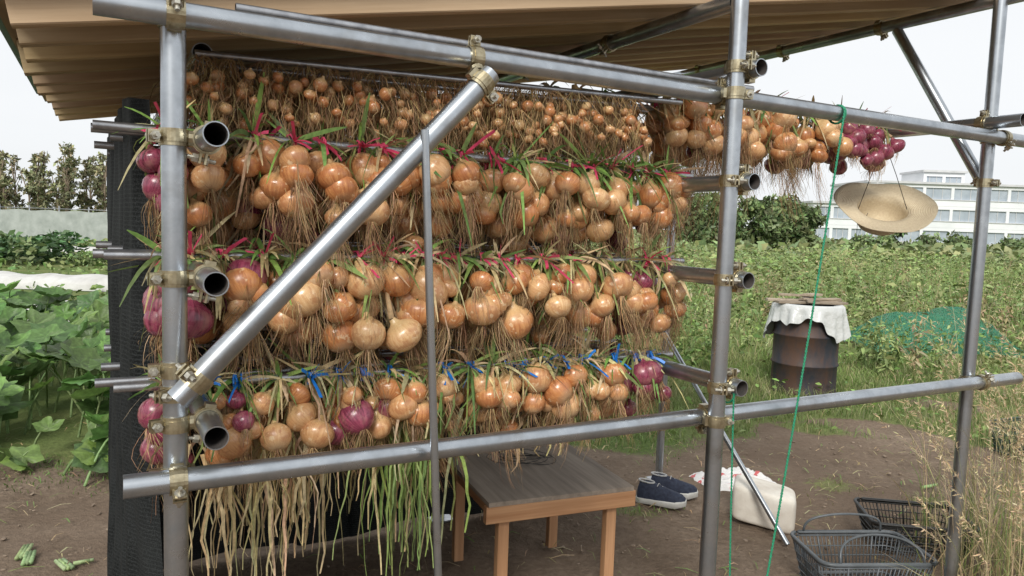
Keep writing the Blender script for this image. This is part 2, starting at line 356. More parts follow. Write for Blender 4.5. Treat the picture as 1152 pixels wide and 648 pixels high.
def strands(acc,c,n,L,spread,base,wd,k=6,m=1,down=1.,var=.4,curl=.045):
    c=np.asarray(c); d=rdir(n,True); s=rng.random((n,1))**.7*spread; LL=rng.uniform(.3,1.15,(n,1))*L
    t=np.linspace(0,1,k); P=np.zeros((n,k,3)); lean=rdir(1,True)[0]*.25*L
    out=rng.uniform(.2,1.5,(n,1))
    for j,tt in enumerate(t):
        P[:,j]=c+d*s*(.45+out*math.sin(tt*2.2)*.9)+lean*tt*tt+[0,0,-1]*(LL*tt*down)
    wob=np.cumsum(rng.normal(0,1,(n,k,3)),1)*curl*LL[:,None]*.6; wob[:,0]=0; P+=wob*np.array([1,1,.3])
    C=cols(base,var,n); C=C[:,None]*np.concatenate([np.linspace(1.1,.75,k)[:,None]*np.ones((1,3)),np.ones((k,1))],1)[None]
    ribbons(acc,P,wd*np.linspace(1,.5,k)[None],rdir(n,True),C,m)
GREEN=(.20,.33,.09);STRAW=(.55,.45,.25)
def bundle(acc,T,n,R,redp,drop,rootn=34,rootL=.13,ribbon=None,fan=9,front=N*-1,fresh=.4,spreadA=.055,seg=16,amin=-9):
    T=np.asarray(T,float)
    for i in range(n):
        r=R*rng.choice([.7,.85,1.,1.1,1.25],p=[.12,.2,.3,.25,.13])*rng.uniform(.93,1.07)
        dz=drop*(.45+.85*i/max(1,n-1))*rng.uniform(.8,1.2)
        off=E*rng.uniform(-spreadA,spreadA)+front*rng.uniform(-.02,.075)
        c=T+off-Z*dz; ax=(T+off*.2-c); ax=ax/np.linalg.norm(ax)+rdir(1)[0]*.45
        val=rng.uniform(.02,.97)+(1 if rng.random()<redp else 0)
        onion(acc,c,ax,r,val,seg)
        axn=ax/np.linalg.norm(ax); top=c+axn*r*1.1
        mid=(top+T)/2+axn*.01+rdir(1)[0]*.014
        t=np.linspace(0,1,5)[:,None]; Pn=(1-t)**2*top+2*t*(1-t)*mid+t*t*T
        g=rng.random()<fresh; cn=cols((.27,.33,.12) if g else (.50,.38,.20),.3,1)[0]
        tube(acc,Pn,np.array([.17,.14,.12,.12,.13])*r,6,2,cn,False)
        if rootn: strands(acc,c-axn*r*.75,int(rootn*rng.uniform(.4,1.3)),rootL*rng.uniform(.35,1.3),r*.55,(.40,.265,.145) if rng.random()<.6 else (.28,.18,.095),.0015)
    m_=int(fan*rng.uniform(.4,1.6))
    if m_:
        D=rdir(m_); D[:,2]=D[:,2]*.75+.4; D+=front*.45; D/=np.linalg.norm(D,axis=1)[:,None]; L=rng.uniform(.05,.17,(m_,1)); 
        t=np.linspace(0,1,6); dr_=rng.random((m_,1)); P=np.stack([T+D*L*q+np.array([0,0,-1])*(L*q*q*1.1*dr_) for q in t],1)
        gr=rng.random((m_,1))<fresh; C=np.where(gr,cols(GREEN,.45,m_),cols(STRAW,.35,m_))
        sd=np.cross(D,rdir(m_)); sd/=np.linalg.norm(sd,axis=1)[:,None]
        ribbons(acc,P,rng.uniform(.005,.015,(m_,1))*np.array([[.8,1,1,.9,.7,.2]]),sd,C,2)
        q=max(2,m_//2); strands(acc,T+front*.012,q,.17,.05,STRAW if rng.random()>fresh else (.22,.30,.09),.009,6,2,curl=.07)
    if ribbon is not None:
        for _ in range(3):
            a=np.linspace(0,2*math.pi,11); d=basis(E+rdir(1)[0]*.4); Pr=T+ .021*(np.cos(a)[:,None]*d[1]+np.sin(a)[:,None]*d[2])-Z*.004+E*rng.uniform(-.008,.008)
            tube(acc,Pr,.0030,5,3,ribbon,False)
        q=int(rng.integers(4,7)); D=rdir(q); D[:,2]=rng.uniform(-.8,1.4,q); D+=front*.9; L=rng.uniform(.025,.065,(q,1)); t=np.linspace(0,1,4)
        P=np.stack([T+front*.022+D*L*q_-Z*(q_*q_*.014) for q_ in t],1); ribbons(acc,P,.0085,rdir(q),np.tile(ribbon,(q,1)),3)
M_rib=vc("tie_tape",.4,.2,20,.4)
MO=[M_onion,M_root,M_leaf,M_rib]
PINK=np.array([.80,.09,.20,1]);BLUE=np.array([.02,.22,.72,1]);CREAM=np.array([.5,.42,.28,1])
def row(name,b,z0,z1,a0,a1,step,n,R,drop,ribc,prib,redf,rootn,rootL,fan,front=-N,seg=16,fresh=.4):
    acc=Acc(); a=a0
    while a<a1:
        z=z0+(z1-z0)*a/1.49
        bundle(acc,W(a,b,z),int(rng.integers(n[0],n[1]+1)),R(a),redf(a),drop*rng.uniform(.8,1.2),rootn,rootL,ribc if rng.random()<prib else (CREAM if rng.random()<.4 else None),fan,front,fresh,seg=seg,spreadA=.055 if a>.08 else .03)
        a+=step*rng.uniform(.6,1.4)
    return acc.build(name,MO,True)
redA=lambda a:.9 if a<.09 else .03
redB=lambda a:.6 if (a<.12 or a>1.42) else .08
redC=lambda a:.9 if a<.05 else (.8 if a>1.38 else .08)
for li,(zl,zm) in enumerate(LV):
    z0,z1=zl+.035,zm+.035
    R=[lambda a:.040,lambda a:.048-.007*min(a,1.2),lambda a:.036][li]
    dr=[.115,.125,.10][li]; rb=[PINK,PINK,BLUE][li]; fr=[.7,.45,.45][li]
    row("onion_row",BR[0],z0,z1,.0,1.5,.074,(3,5),R,dr,rb,.75,redA if li<2 else redC,46,[.16,.15,.11][li],22,fresh=fr)
    row("onion_row",BR[0]+.10,z0-.02,z1-.02,.03,1.5,.09,(3,4),R,dr*1.2,rb,.2,redB,30,.15,9)
    row("onion_row",BR[1],z0,z1,.03,1.55,.12,(3,5),R,dr*1.2,rb,.2,redB,20,.15,7,seg=12)
    row("onion_row",BR[2],z0,z1,.05,1.5,.16,(4,5),R,dr*1.4,rb,.0,redB,8,.16,4,seg=10)
for b,st,n_ in ((.42,.085,(3,5)),(.62,.11,(3,4)),(.85,.14,(3,4))):
    acc=Acc();a=1.60 if b<.5 else 1.25
    while a<2.78:
        redp=1. if a>2.45 else .05
        bundle(acc,W(a,b,2.08),int(rng.integers(*n_))+(1 if redp>.5 else 0),.043 if redp<.5 else .038,redp,.12,36,.34 if a<1.95 else (.2 if a<2.4 else .05),PINK if rng.random()<.4 else None,9,-N,.3); a+=st*rng.uniform(.8,1.2)
    acc.build("onion_row",MO)
for ri,b in enumerate((.33,.48,.66)):
    acc=Acc();a=.09
    while a<1.42:
        T=W(a,b,1.985+.03*a); D_=rng.uniform(.13,.2)
        tube(acc,[T,T-Z*.05],.0012,4,3,np.array([.6,.6,.6,1]))
        for i in range(int(rng.integers(12,18))):
            c=T-Z*rng.uniform(.05,D_)+E*rng.uniform(-.05,.05)-N*rng.uniform(-.02,.075); r=rng.uniform(.011,.019)
            onion(acc,c,Z+rdir(1)[0]*.9,r,rng.uniform(.1,.9),10)
            strands(acc,c,8,.12,.025,(.33,.215,.11),.0016,5)
        strands(acc,T-Z*.01,80,.26,.075,(.32,.21,.105),.0018,7,curl=.10)
        strands(acc,T-Z*.08-N*.03,35,.22,.07,(.40,.27,.14),.0016,6,curl=.11)
        a+=rng.uniform(.06,.09)
    acc.build("small_onion_bunch",MO)
for a0,a1,b,base,n,L in ((.08,.36,.26,(.60,.49,.28),120,.38),(.5,.72,.27,(.27,.37,.12),100,.40),(.1,.9,.5,(.42,.37,.18),110,.3),(.75,1.35,.3,(.48,.36,.2),90,.15),(.2,1.3,.8,(.36,.28,.15),60,.3)):
    acc=Acc(); k=9;t=np.linspace(0,1,k); aa=rng.uniform(a0,a1,n); aa=a0+np.round((aa-a0)/.07)*.07+rng.normal(0,.02,n)
    T=np.array([W(x,b+rng.normal(0,.03),1.06+rng.uniform(-.05,.03)) for x in aa]); LL=L*rng.uniform(.4,1.15,(n,1)); d=rdir(n,True)*rng.uniform(0,.08,(n,1))
    P=np.stack([T+d*math.sin(q*1.8)-Z*LL*q for q in t],1); wv=np.cumsum(rng.normal(0,.006,(n,k,3)),1);wv[...,2]*=.2; P+=wv
    C=np.where(rng.random((n,1))<.7,cols(base,.35,n),cols((.58,.48,.27),.35,n))
    ribbons(acc,P,rng.uniform(.005,.014,(n,1))*np.linspace(1,.35,k)[None],rdir(n,True),C,0); acc.build("hanging_onion_leaves",M_leaf)
# ---------------- shade net
def net_mat():
    t=NT("shade_net");o=t.obj()
    n_=t.noise(o,300,2,.5); n2=t.noise(o,5,3); w1=t.n("ShaderNodeTexWave",wave_type='BANDS',bands_direction='Z'); w1.inputs["Scale"].default_value=28; w1.inputs["Distortion"].default_value=1.5; t.l(o,w1.inputs[0])
    c=t.mix(t.ramp(n2,[(.35,K0),(.7,K1)]),(.005,.006,.006),(.018,.020,.020)); c=t.mix(t.ramp(n_,[(.5,K0),(.62,(.6,)*3)]),c,(.04,.044,.045)); c=t.mix(t.ramp(w1.outputs["Fac"],[(.7,K0),(.95,(.25,)*3)]),c,(.05,.055,.055))
    t.base(c); t.p(Roughness=.75); t.b.inputs["Specular IOR Level"].default_value=.12; t.bump(n_,.4,.002); return t.m
M_net=net_mat()
def curtain(name,pts,zt,zb,amp,mat,nz_=30):
    pts=np.array(pts); seg=np.linalg.norm(np.diff(pts,axis=0),axis=1); s=np.concatenate([[0],np.cumsum(seg)]); n=int(s[-1]/.015); u=np.linspace(0,s[-1],n)
    Pa=np.interp(u,s,pts[:,0]);Pb=np.interp(u,s,pts[:,1]); V=[]
    for j in range(nz_):
        q=j/(nz_-1); z=zt+(zb-zt)*q
        for i in range(n):
            f=amp*(.6+.8*q)*(math.sin(u[i]*23+1.3*math.sin(u[i]*5+q*2))+.6*math.sin(u[i]*49+q*4)+.6*math.sin(q*11+u[i]*3))
            V.append(W(Pa[i]+f*.9,Pb[i]+f*.4,z+.02*math.sin(u[i]*7)))
    A=Acc(); i=(np.arange(nz_-1)[:,None]*n+np.arange(n-1)[None]).ravel(); A.add(V,np.stack([i,i+1,i+n+1,i+n],-1)); return A.build(name,mat)
curtain("shade_net",[(-.03,.30),(-.065,.38),(-.085,.55),(-.10,1.0),(-.10,1.75),(.0,1.86),(2.2,1.86)],1.86,.03,.013,M_net)
# ---------------- bench
bench=empty("wooden_bench"); th=math.radians(22); bu=np.array([math.cos(th),math.sin(th),0]);bv=np.array([-math.sin(th),math.cos(th),0]); bc=np.array([.115,3.225,0])
M_bw=wood_dir("bench_timber",(.42,.20,.09),(.66,.38,.20),bu,.6,50,2); M_bl=wood_dir("bench_leg_timber",(.42,.21,.10),(.64,.37,.20),Z,.6,50,2)
M_top=wood_dir("bench_plywood_top",(.24,.195,.155),(.48,.40,.32),bv,.8,30,2)
A=Acc(); box(A,bc+Z*.506,bu*.325,bv*.335,Z*.009); A.build("top_board",M_top,False,bench)
A=Acc()
for sg in(-1,1): box(A,bc+bv*sg*.318+Z*.462,bu*.335,bv*.017,Z*.034,bev=.003)
A.build("aprons",M_bw,False,bench)
A=Acc()
for sg in(-1,1): box(A,bc+bu*sg*.285+Z*.464,bv*.299,bu*.017,Z*.030,bev=.003)
A.build("side_rails",wood_dir("bench_side_timber",(.42,.20,.09),(.66,.38,.20),bv,.6,50,2),False,bench)
A=Acc()
for sx in(-1,1):
    for sy in(-1,1): box(A,bc+bu*sx*.245+bv*sy*.278+Z*.249,bu*.023,bv*.021,Z*.245,bev=.003)
A.build("legs",M_bl,False,bench)
A=Acc()
for k in range(5):
    a=np.linspace(0,2*math.pi*1.1,30)+k; r=.07+.02*rng.random(); P=bc+bu*(.0+.03*rng.normal())+bv*(.1)+Z*.522+np.stack([r*1.5*np.cos(a),r*np.sin(a)*.8,.006*np.sin(a*2+k)+.006*k],-1); tube(A,P,.0015,5)
A.build("wire_coil",simple("dark_wire",(.02,.02,.02),(.06,.06,.05)))
# ---------------- oil drum
drum=empty("oil_drum"); dc=np.array([3.0,7.45,0])
def lathe(acc,c,pr,n=40,m=0,C=None,up=Z,sx=None):
    pr=np.array(pr,float); d,u,v=basis(up); a=np.arange(n)*2*math.pi/n
    V=np.concatenate([c+d*z+r*(np.cos(a)[:,None]*u+np.sin(a)[:,None]*v) for r,z in pr]); acc.add(V,ringgrid(len(pr),n),m,C)
A=Acc(); lathe(A,dc,[(.001,.01),(.31,.01),(.318,.0),(.322,.02),(.312,.035),(.312,.28),(.325,.295),(.325,.305),(.312,.32),(.312,.57),(.325,.585),(.325,.595),(.312,.61),(.312,.85),(.322,.86),(.325,.875),(.316,.885),(.300,.88),(.298,.80),(.001,.80)])
def drum_mat():
    t=NT("rusty_painted_drum");o=t.obj();f=t.noise(o,4,7,.7,(1,1,.35));g=t.noise(o,20,4)
    c=t.mix(t.ramp(f,[(.40,K0),(.58,K1)]),(.024,.028,.038),(.085,.045,.030)); c=t.mix(t.ramp(g,[(.5,K0),(.7,(.4,)*3)]),c,(.05,.045,.045)); t.base(c); t.p(Roughness=.6,Metallic=.1); t.bump(g,.2,.003); return t.m
A.build("barrel",drum_mat(),True,drum)
A=Acc(); n=120; rows=[(.24,.89,0),(.32,.905,0),(.345,.885,.0),(.352,.85,.25),(.362,.80,.6),(.375,.75,.85),(.385,.70,1.)]; V=[]
a=np.arange(n)*2*math.pi/n
for r,z,k in rows:
    rr=r+k*.026*np.sin(a*7+2*np.sin(a*3))+k*.012*np.sin(a*19+1.5*np.sin(a*2)); zz=z-k*(.20*np.abs(np.sin(a*1.0+2.2))**3+.04*np.sin(a*5+1)+.015*np.sin(a*17)-.05); V.append(dc+np.stack([rr*np.cos(a),rr*np.sin(a),zz],-1))
A.add(np.concatenate(V),ringgrid(len(rows),n)); 
t=NT("white_plastic_bag");t.base(t.mix(t.noise(t.obj(),6,3),(.46,.48,.47),(.68,.69,.68)));t.p(Roughness=.25); t.bump(t.noise(t.obj(),9,4),.6,.04)
A.build("plastic_bag",t.m,True,drum)
A=Acc()
for k,(x,y,z,r_,l,w_) in enumerate(((0,-.08,.915,.1,.36,.05),(-.05,.05,.918,-.15,.34,.06),(.03,.16,.914,.05,.36,.05),(0,.0,.94,1.3,.26,.035),(.12,0,.945,.25,.22,.04),(-.1,.1,.97,-.3,.16,.03),(.05,.03,.985,.6,.1,.05))):
    cu=np.array([math.cos(r_),math.sin(r_),0]);cv=np.array([-math.sin(r_),math.cos(r_),0]); tn=rng.uniform(.7,1.2); box(A,dc+[x,y,z],cu*l,cv*w_,Z*.011,0,np.array([tn,tn,tn,1]),bev=.002)
A.build("scrap_boards",wood_dir("scrap_wood",(.26,.2,.14),(.5,.42,.32),E),False,drum)
# ---------------- straw hat
hat=empty("straw_hat"); hc=W(2.88,.44,1.72)
up=np.array([-.10,-.60,.80]); up/=np.linalg.norm(up); d,u,v=basis(up)
A=Acc(); n=64; a=np.arange(n)*2*math.pi/n
pr=[(.001,-.10),(.05,-.10),(.078,-.092),(.092,-.07),(.095,-.03),(.099,.0),(.12,.004),(.15,.007),(.178,.012),(.197,.022)]
V=[]
for sd_ in (0,.003):
    for r,z in (pr if sd_==0 else pr[::-1]):
        k=max(0,(r-.10)/.1); zz=z+sd_+k*.014*np.cos(2*a)+k*.005*np.sin(5*a); rr=r*(1+.06*np.cos(2*a+.4)); V.append(hc+d*zz[:,None]+rr[:,None]*(np.cos(a)[:,None]*u+np.sin(a)[:,None]*v))
C=np.concatenate([np.tile([r*10,z*10,0,1],(n,1)) for r,z in pr+pr[::-1]])
A.add(np.concatenate(V),ringgrid(2*len(pr),n),0,C)
t=NT("woven_straw"); at=t.attr(); sp=t.n("ShaderNodeSeparateXYZ"); t.l(at.outputs["Color"],sp.inputs[0]); rr_=t.math('ADD',sp.outputs[0],sp.outputs[1]); wv=t.math('SINE',t.math('MULTIPLY',rr_,95.)); nf=t.noise(t.obj(),120,3)
t.base(t.mix(t.math('ADD',t.math('MULTIPLY',wv,.25),nf,True),(.55,.42,.25),(.85,.75,.55))); t.p(Roughness=.7); t.bump(wv,.5,.003); A.build("hat_body",t.m,True,hat)
A=Acc(); hp=W(2.85,.44,2.02); tp=W(2.85,.44,2.07)
for s_ in (-1,1):
    q=hc+u*s_*.1; tube(A,[q+d*.0,(q+hp)/2+E*.006,hp,W(2.85,.44+.026*s_,2.05),tp+Z*.005],.0016,5)
tube(A,[hc+u*.1,hc+u*.1-Z*.14+E*.0,hc+u*.06-Z*.02],.0014,5)
A.build("hat_cord",simple("cord_dark",(.02,.02,.02),(.05,.04,.04)),True,hat)
# ---------------- ropes
M_rope=simple("green_rope",(.01,.18,.09),(.03,.34,.18),150,.6)
def rope(name,P0,P1,r=.003,sag=.02):
    A=Acc(); n=300;t=np.linspace(0,1,n)[:,None];P=P0*(1-t)+P1*t+E*np.sin(t*math.pi)*sag; L=np.linalg.norm(P1-P0)
    for k in range(2):
        ph=(t*L*320+k*math.pi); tube(A,P+r*.55*(np.cos(ph)*E+np.sin(ph)*N),r*.62,5)
    for q in range(2): 
        a=np.linspace(0,2*math.pi,16); tube(A,P0+Z*-.015+N*.03+ (.029*np.cos(a)[:,None]*Z+.031*np.sin(a)[:,None]*N)+E*(.004*q),r*.8,5)
    A.build(name,M_rope)
rope("green_rope",W(1.94,-.055,2.0),W(1.56,-.12,.02),.0040,.012)
rope("green_rope",W(1.475,-.105,1.14),W(1.55,-.10,.02),.0028,-.006)
# ---------------- baskets
def basket(name,c,w,dp,h,rot,c1,c2,handle=True):
    e=empty(name); A=Acc(); cu=np.array([math.cos(rot),math.sin(rot),0]);cv=np.array([-math.sin(rot),math.cos(rot),0])
    def P(x,y,z): return c+cu*x+cv*y+Z*z
    def loop(f,z,r,ins=0):
        hw,hd=w/2*f,dp/2*f; rad=.05; pts=[]
        for cx,cy,a0 in ((1,1,0),(-1,1,90),(-1,-1,180),(1,-1,270)):
            for q in range(5):
                a=math.radians(a0+q*22.5); pts.append(P(cx*(hw-rad)+rad*math.cos(a),cy*(hd-rad)+rad*math.sin(a),z))
        pts.append(pts[0]); return np.array(pts)
    for f,z,r in ((1,h,.009),(.985,h*.93,.005),(.95,h*.7,.003),(.91,h*.5,.003),(.875,h*.3,.003),(.83,.03,.006)):
        tube(A,loop(f,z,r),r,6)
    T=loop(1,h,0);B=loop(.83,.03,0)
    def dens(L,n):
        s=np.concatenate([[0],np.cumsum(np.linalg.norm(np.diff(L,axis=0),axis=1))]);q=np.linspace(0,s[-1],n,endpoint=False);return np.stack([np.interp(q,s,L[:,i]) for i in range(3)],-1)
    nn=84; T=dens(T,nn);B=dens(B,nn)
    for i in range(nn): tube(A,[T[i],B[i]],.0026 if i%7 else .005,4)
    for x in np.linspace(-.4,.4,13): box(A,P(x*w,0,.022),cv*dp*.40,cu*.004,Z*.002)
    for y in np.linspace(-.4,.4,8): box(A,P(0,y*dp,.026),cu*w*.40,cv*.004,Z*.002)
    A.build("basket_body",simple(name+"_plastic",c1,c2,12,.45,0,.05),True,e)
    if handle:
        A=Acc(); 
        for sg,ti in ((-1,.35),(1,.15)):
            a=np.linspace(0,math.pi,24); L=np.array([P(w*.36*math.cos(q),sg*dp*.5-sg*ti*.22*math.sin(q),h+.10*math.sin(q)**.6) for q in a]); tube(A,L,.0055,8)
        A.build("carry_handles",simple(name+"_handle",c1,c2,12,.4,0,.05),True,e)
basket("shopping_basket",np.array([1.60,3.20,0]),.52,.34,.21,.08,(.07,.08,.085),(.13,.145,.16))
basket("black_basket",np.array([2.12,3.72,0]),.5,.36,.17,-.15,(.012,.012,.012),(.03,.03,.03),False)
basket("green_basket",np.array([3.9,5.4,0]),.5,.36,.24,.4,(.03,.05,.04),(.05,.08,.06),False)
# ---------------- block
A=Acc(); nu,nv=48,26; c=np.array([1.43,3.98,.105]); th_=np.arange(nu)*2*math.pi/nu+.2; V=[]
for j in range(nv):
    ph=-math.pi/2+math.pi*j/(nv-1); cz=np.sign(math.sin(ph))*abs(math.sin(ph))**.22; cr=abs(math.cos(ph))**.22
    cx=np.sign(np.cos(th_))*np.abs(np.cos(th_))**.3;cy=np.sign(np.sin(th_))*np.abs(np.sin(th_))**.3
    q=np.stack([.165*cr*cx,.12*cr*cy,np.full(nu,.100*cz)],-1); q*=1+.035*fn(q[:,0]*9+q[:,2]*5,q[:,1]*9)[:,None]; q[:,2]-=q[:,0]*.14
    ca,sa=math.cos(-.35),math.sin(-.35); q=np.stack([q[:,0]*ca-q[:,1]*sa,q[:,0]*sa+q[:,1]*ca,q[:,2]],-1); V.append(c+q)
A.add(np.concatenate(V),ringgrid(nv,nu)); A.build("concrete_block",simple("weathered_concrete",(.46,.40,.33),(.78,.75,.68),5,.85,0,.6,None,.012))
# ---------------- sack
A=Acc(); n=44; gx_,gy_=np.meshgrid(np.linspace(-1,1,n),np.linspace(-1,1,n)); 
x=gx_*.24;y=gy_*.15; z=.03+.035*np.abs(fn(gx_*3,gy_*3,1.,4))+.02*np.abs(fn(gx_*9,gy_*9,1.,1)); z*=np.clip(1.15-np.maximum(abs(gx_),abs(gy_))**4,.15,1)
x=x+.03*fn(gy_*3,gx_*2); y=y+.03*fn(gx_*3,gy_*2,1,3)
r_=.35; V=np.stack([1.46+x*math.cos(r_)-y*math.sin(r_),4.62+x*math.sin(r_)+y*math.cos(r_),z],-1).reshape(-1,3)
i=(np.arange(n-1)[:,None]*n+np.arange(n-1)[None]).ravel(); A.add(V,np.stack([i,i+1,i+n+1,i+n],-1),0,np.stack([gx_,gy_,gx_*0,gx_*0+1],-1).reshape(-1,4))
t=NT("printed_sack"); at=t.attr(); f=t.noise(at.outputs["Color"],2.2,3); g=t.noise(t.obj(),30,4); t.base(t.mix(t.ramp(f,[(.57,K0),(.60,K1)]),t.mix(g,(.62,.61,.59),(.82,.81,.80)),(.55,.12,.12))); t.p(Roughness=.5); t.bump(g,.5,.01); A.build("fertiliser_sack",t.m)
# ---------------- shoes
def shoe(name,c,rot):
    e=empty(name); cu=np.array([math.cos(rot),math.sin(rot),0]);cv=np.array([-math.sin(rot),math.cos(rot),0]); n=20;a=np.arange(n)*2*math.pi/n
    st=[(-.135,.022,.05),(-.125,.034,.09),(-.09,.037,.10),(-.05,.036,.095),(-.01,.038,.085),(.04,.043,.068),(.085,.045,.055),(.12,.038,.045),(.14,.018,.03)]
    A=Acc();V=[]
    for x,w_,h in st: 
        yy=w_*np.sign(np.cos(a))*np.abs(np.cos(a))**.75; zz=.03+(h-.0)*np.clip(np.sin(a),-.12,1)
        V.append(c+cu*x+cv*yy[:,None]*1.+Z*zz[:,None])
    A.add(np.concatenate(V),[ringgrid(len(st),n),np.arange(n)[None,::-1],(np.arange(n)+(len(st)-1)*n)[None]])
    A.build("upper",simple("navy_shoe_fabric",(.008,.012,.03),(.03,.04,.07),60,.8),True,e)
    A=Acc();V=[]
    for z in (0.002,.004,.03,.033):
        k=1.0 if z>.003 else .9
        for x,w_,h in [(s_[0]*1.04,s_[1]*1.1*k,0) for s_ in st]: V.append(c+cu*x-cv*w_+Z*(z+(.012 if x>.11 else 0)))
        for x,w_,h in [(s_[0]*1.04,s_[1]*1.1*k,0) for s_ in st[::-1]]: V.append(c+cu*x+cv*w_+Z*(z+(.012 if x>.11 else 0)))
    nn=2*len(st); A.add(V,[ringgrid(4,nn),np.arange(nn)[None,::-1],(np.arange(nn)+3*nn)[None]])
    A.build("sole",simple("white_rubber_sole",(.42,.42,.40),(.62,.62,.6),20,.6),True,e)
    A=Acc()
    tube(A,[c+cu*(-.085+.045*math.cos(q))+cv*.026*math.sin(q)+Z*(.127-.1*(.045*math.cos(q))) for q in np.linspace(0,2*math.pi,20)],.005,6)
    for k in range(4): x=-.02+k*.022; zt=.118-.6*(x+.02)*1.05; tube(A,[c+cu*x-cv*.022+Z*(zt-.008),c+cu*(x+.006)+Z*(zt+.004),c+cu*(x+.012)+cv*.022+Z*(zt-.010)],.0028,5)
    A.build("collar_and_laces",simple("pale_laces",(.3,.3,.3),(.5,.5,.5)),True,e)
shoe("sneaker",np.array([.90,4.16,.012]),-.35); shoe("sneaker",np.array([1.0,4.30,.012]),-.15)
# ---------------- vegetation
def tone(C,X,Y,sc=.35):
    f=fn(X,Y,sc,11)[:,None]; C=C.copy(); C[:,:3]*=1+.4*f
    y=np.clip(fn(X,Y,sc*1.7,4)[:,None]*1.8-.1,0,1)*.7; C[:,:3]=C[:,:3]*(1-y)+np.array([.33,.32,.15])*y*rng.uniform(.7,1.2,(len(C),1)); return C
def leafpatch(name,x0,x1,y0,y1,n,zf,size,base,mask=None,k=1,mat=None,wide=.5,var=.35,upk=.5,el_=None,sc=.35):
    X=rng.uniform(x0,x1,n);Y=rng.uniform(y0,y1,n)
    if mask is not None: q=mask(X,Y)>rng.random(n); X=X[q];Y=Y[q]
    n=len(X); h=zf(X,Y)*rng.random(n)**.7; s=size*rng.uniform(.4,1.4,n)
    D=rdir(n); D[:,2]=np.abs(D[:,2])*upk+.1; D/=np.linalg.norm(D,axis=1)[:,None]
    P0=np.stack([X,Y,h],-1); P=np.stack([P0,P0+D*s[:,None]*.5,P0+D*s[:,None]-Z*s[:,None]*.15],1)
    side=np.cross(D,rdir(n)); side/=np.linalg.norm(side,axis=1)[:,None]+1e-6
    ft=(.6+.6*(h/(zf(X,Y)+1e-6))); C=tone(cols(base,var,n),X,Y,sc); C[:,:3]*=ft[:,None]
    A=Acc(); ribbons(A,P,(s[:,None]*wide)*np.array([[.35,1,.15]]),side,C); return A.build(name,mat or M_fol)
def gblades(name,x0,x1,y0,y1,n,hf,wd,base,mask,lean=.35,var=.35,k=4,col2=None,p2=0,sc=.35):
    X=rng.uniform(x0,x1,n);Y=rng.uniform(y0,y1,n); q=mask(X,Y)>rng.random(n); X=X[q];Y=Y[q];n=len(X)
    h=hf(X,Y)*rng.uniform(.4,1.15,n); d=rdir(n,True)*(h*lean*rng.uniform(.2,1.6,n))[:,None]; t=np.linspace(0,1,k)
    P=np.stack([np.stack([X,Y,0*X],-1)+d*q_**2+Z*(h*(q_-.25*q_*q_*lean*2))[:,None] for q_ in t],1)
    C=tone(cols(base,var,n),X,Y,sc)
    if col2 is not None: C=np.where(rng.random((n,1))<p2,cols(col2,var,n),C)
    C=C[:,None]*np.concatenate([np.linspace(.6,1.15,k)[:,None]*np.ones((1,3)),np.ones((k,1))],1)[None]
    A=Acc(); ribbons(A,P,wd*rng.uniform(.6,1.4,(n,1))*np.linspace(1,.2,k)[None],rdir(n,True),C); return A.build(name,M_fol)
mfield=lambda x,y:grassf(x,y)*np.clip((x+1.6)*2,0,1)
fview=lambda x,y:np.where((x<y*.75+1)&(x>-y*.1-2),1,0)*1.
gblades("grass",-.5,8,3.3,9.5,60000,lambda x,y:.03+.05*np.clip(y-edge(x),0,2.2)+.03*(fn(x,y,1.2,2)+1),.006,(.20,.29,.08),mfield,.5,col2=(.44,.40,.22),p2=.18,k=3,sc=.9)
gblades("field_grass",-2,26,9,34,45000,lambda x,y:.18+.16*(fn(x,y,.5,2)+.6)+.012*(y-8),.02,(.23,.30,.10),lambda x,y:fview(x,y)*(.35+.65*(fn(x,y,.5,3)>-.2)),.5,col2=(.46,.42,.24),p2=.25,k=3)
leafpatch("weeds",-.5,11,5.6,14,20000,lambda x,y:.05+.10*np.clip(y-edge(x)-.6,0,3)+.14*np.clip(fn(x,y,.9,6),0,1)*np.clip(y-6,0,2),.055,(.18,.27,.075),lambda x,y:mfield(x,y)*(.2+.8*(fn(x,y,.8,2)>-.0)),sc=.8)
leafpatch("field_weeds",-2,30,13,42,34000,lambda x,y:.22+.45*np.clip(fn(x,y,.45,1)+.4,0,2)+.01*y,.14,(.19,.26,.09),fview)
leafpatch("far_field_crop",-80,110,38,95,30000,lambda x,y:.4+.4*(fn(x,y,.12,1)+.9),.6,(.18,.23,.10),sc=.1)
A=Acc()
for _ in range(420):
    y=rng.uniform(7.5,22); x=rng.uniform(1.2,y*.72+1)
    if fn(np.array(x),np.array(y),.6,8)<-.1 or (abs(x-3)<.7 and y<8.5): continue
    h=rng.uniform(.35,.9)+.015*y; dock=rng.random()<.25; bc_=(.36,.30,.17) if dock else ((.19,.28,.09) if rng.random()<.6 else (.27,.34,.13))
    for q in range(6):
        d_=rdir(1,True)[0]*rng.uniform(.05,.25); t=np.linspace(0,1,4); P=np.stack([np.array([x,y,0])+d_*s_**1.5+Z*h*rng.uniform(.9,1.)*s_ for s_ in t])[None]
        ribbons(A,P,.010*np.array([[1,.9,.7,.4]]),rdir(1,True),cols((.24,.29,.11),.3,1))
        m=18; tt=rng.uniform(.2,1,m)[:,None]; P0=np.array([x,y,0])+d_*tt**1.5+Z*h*tt; D=rdir(m); s_=rng.uniform(.04,.13,(m,1))*(1.15-tt*.7); ribbons(A,np.stack([P0,P0+D*s_*.5,P0+D*s_-Z*s_*.2],1),s_*.45*np.array([[.3,1,.2]]),rdir(m),cols(bc_,.35,m))
A.build("tall_weeds",M_fol)
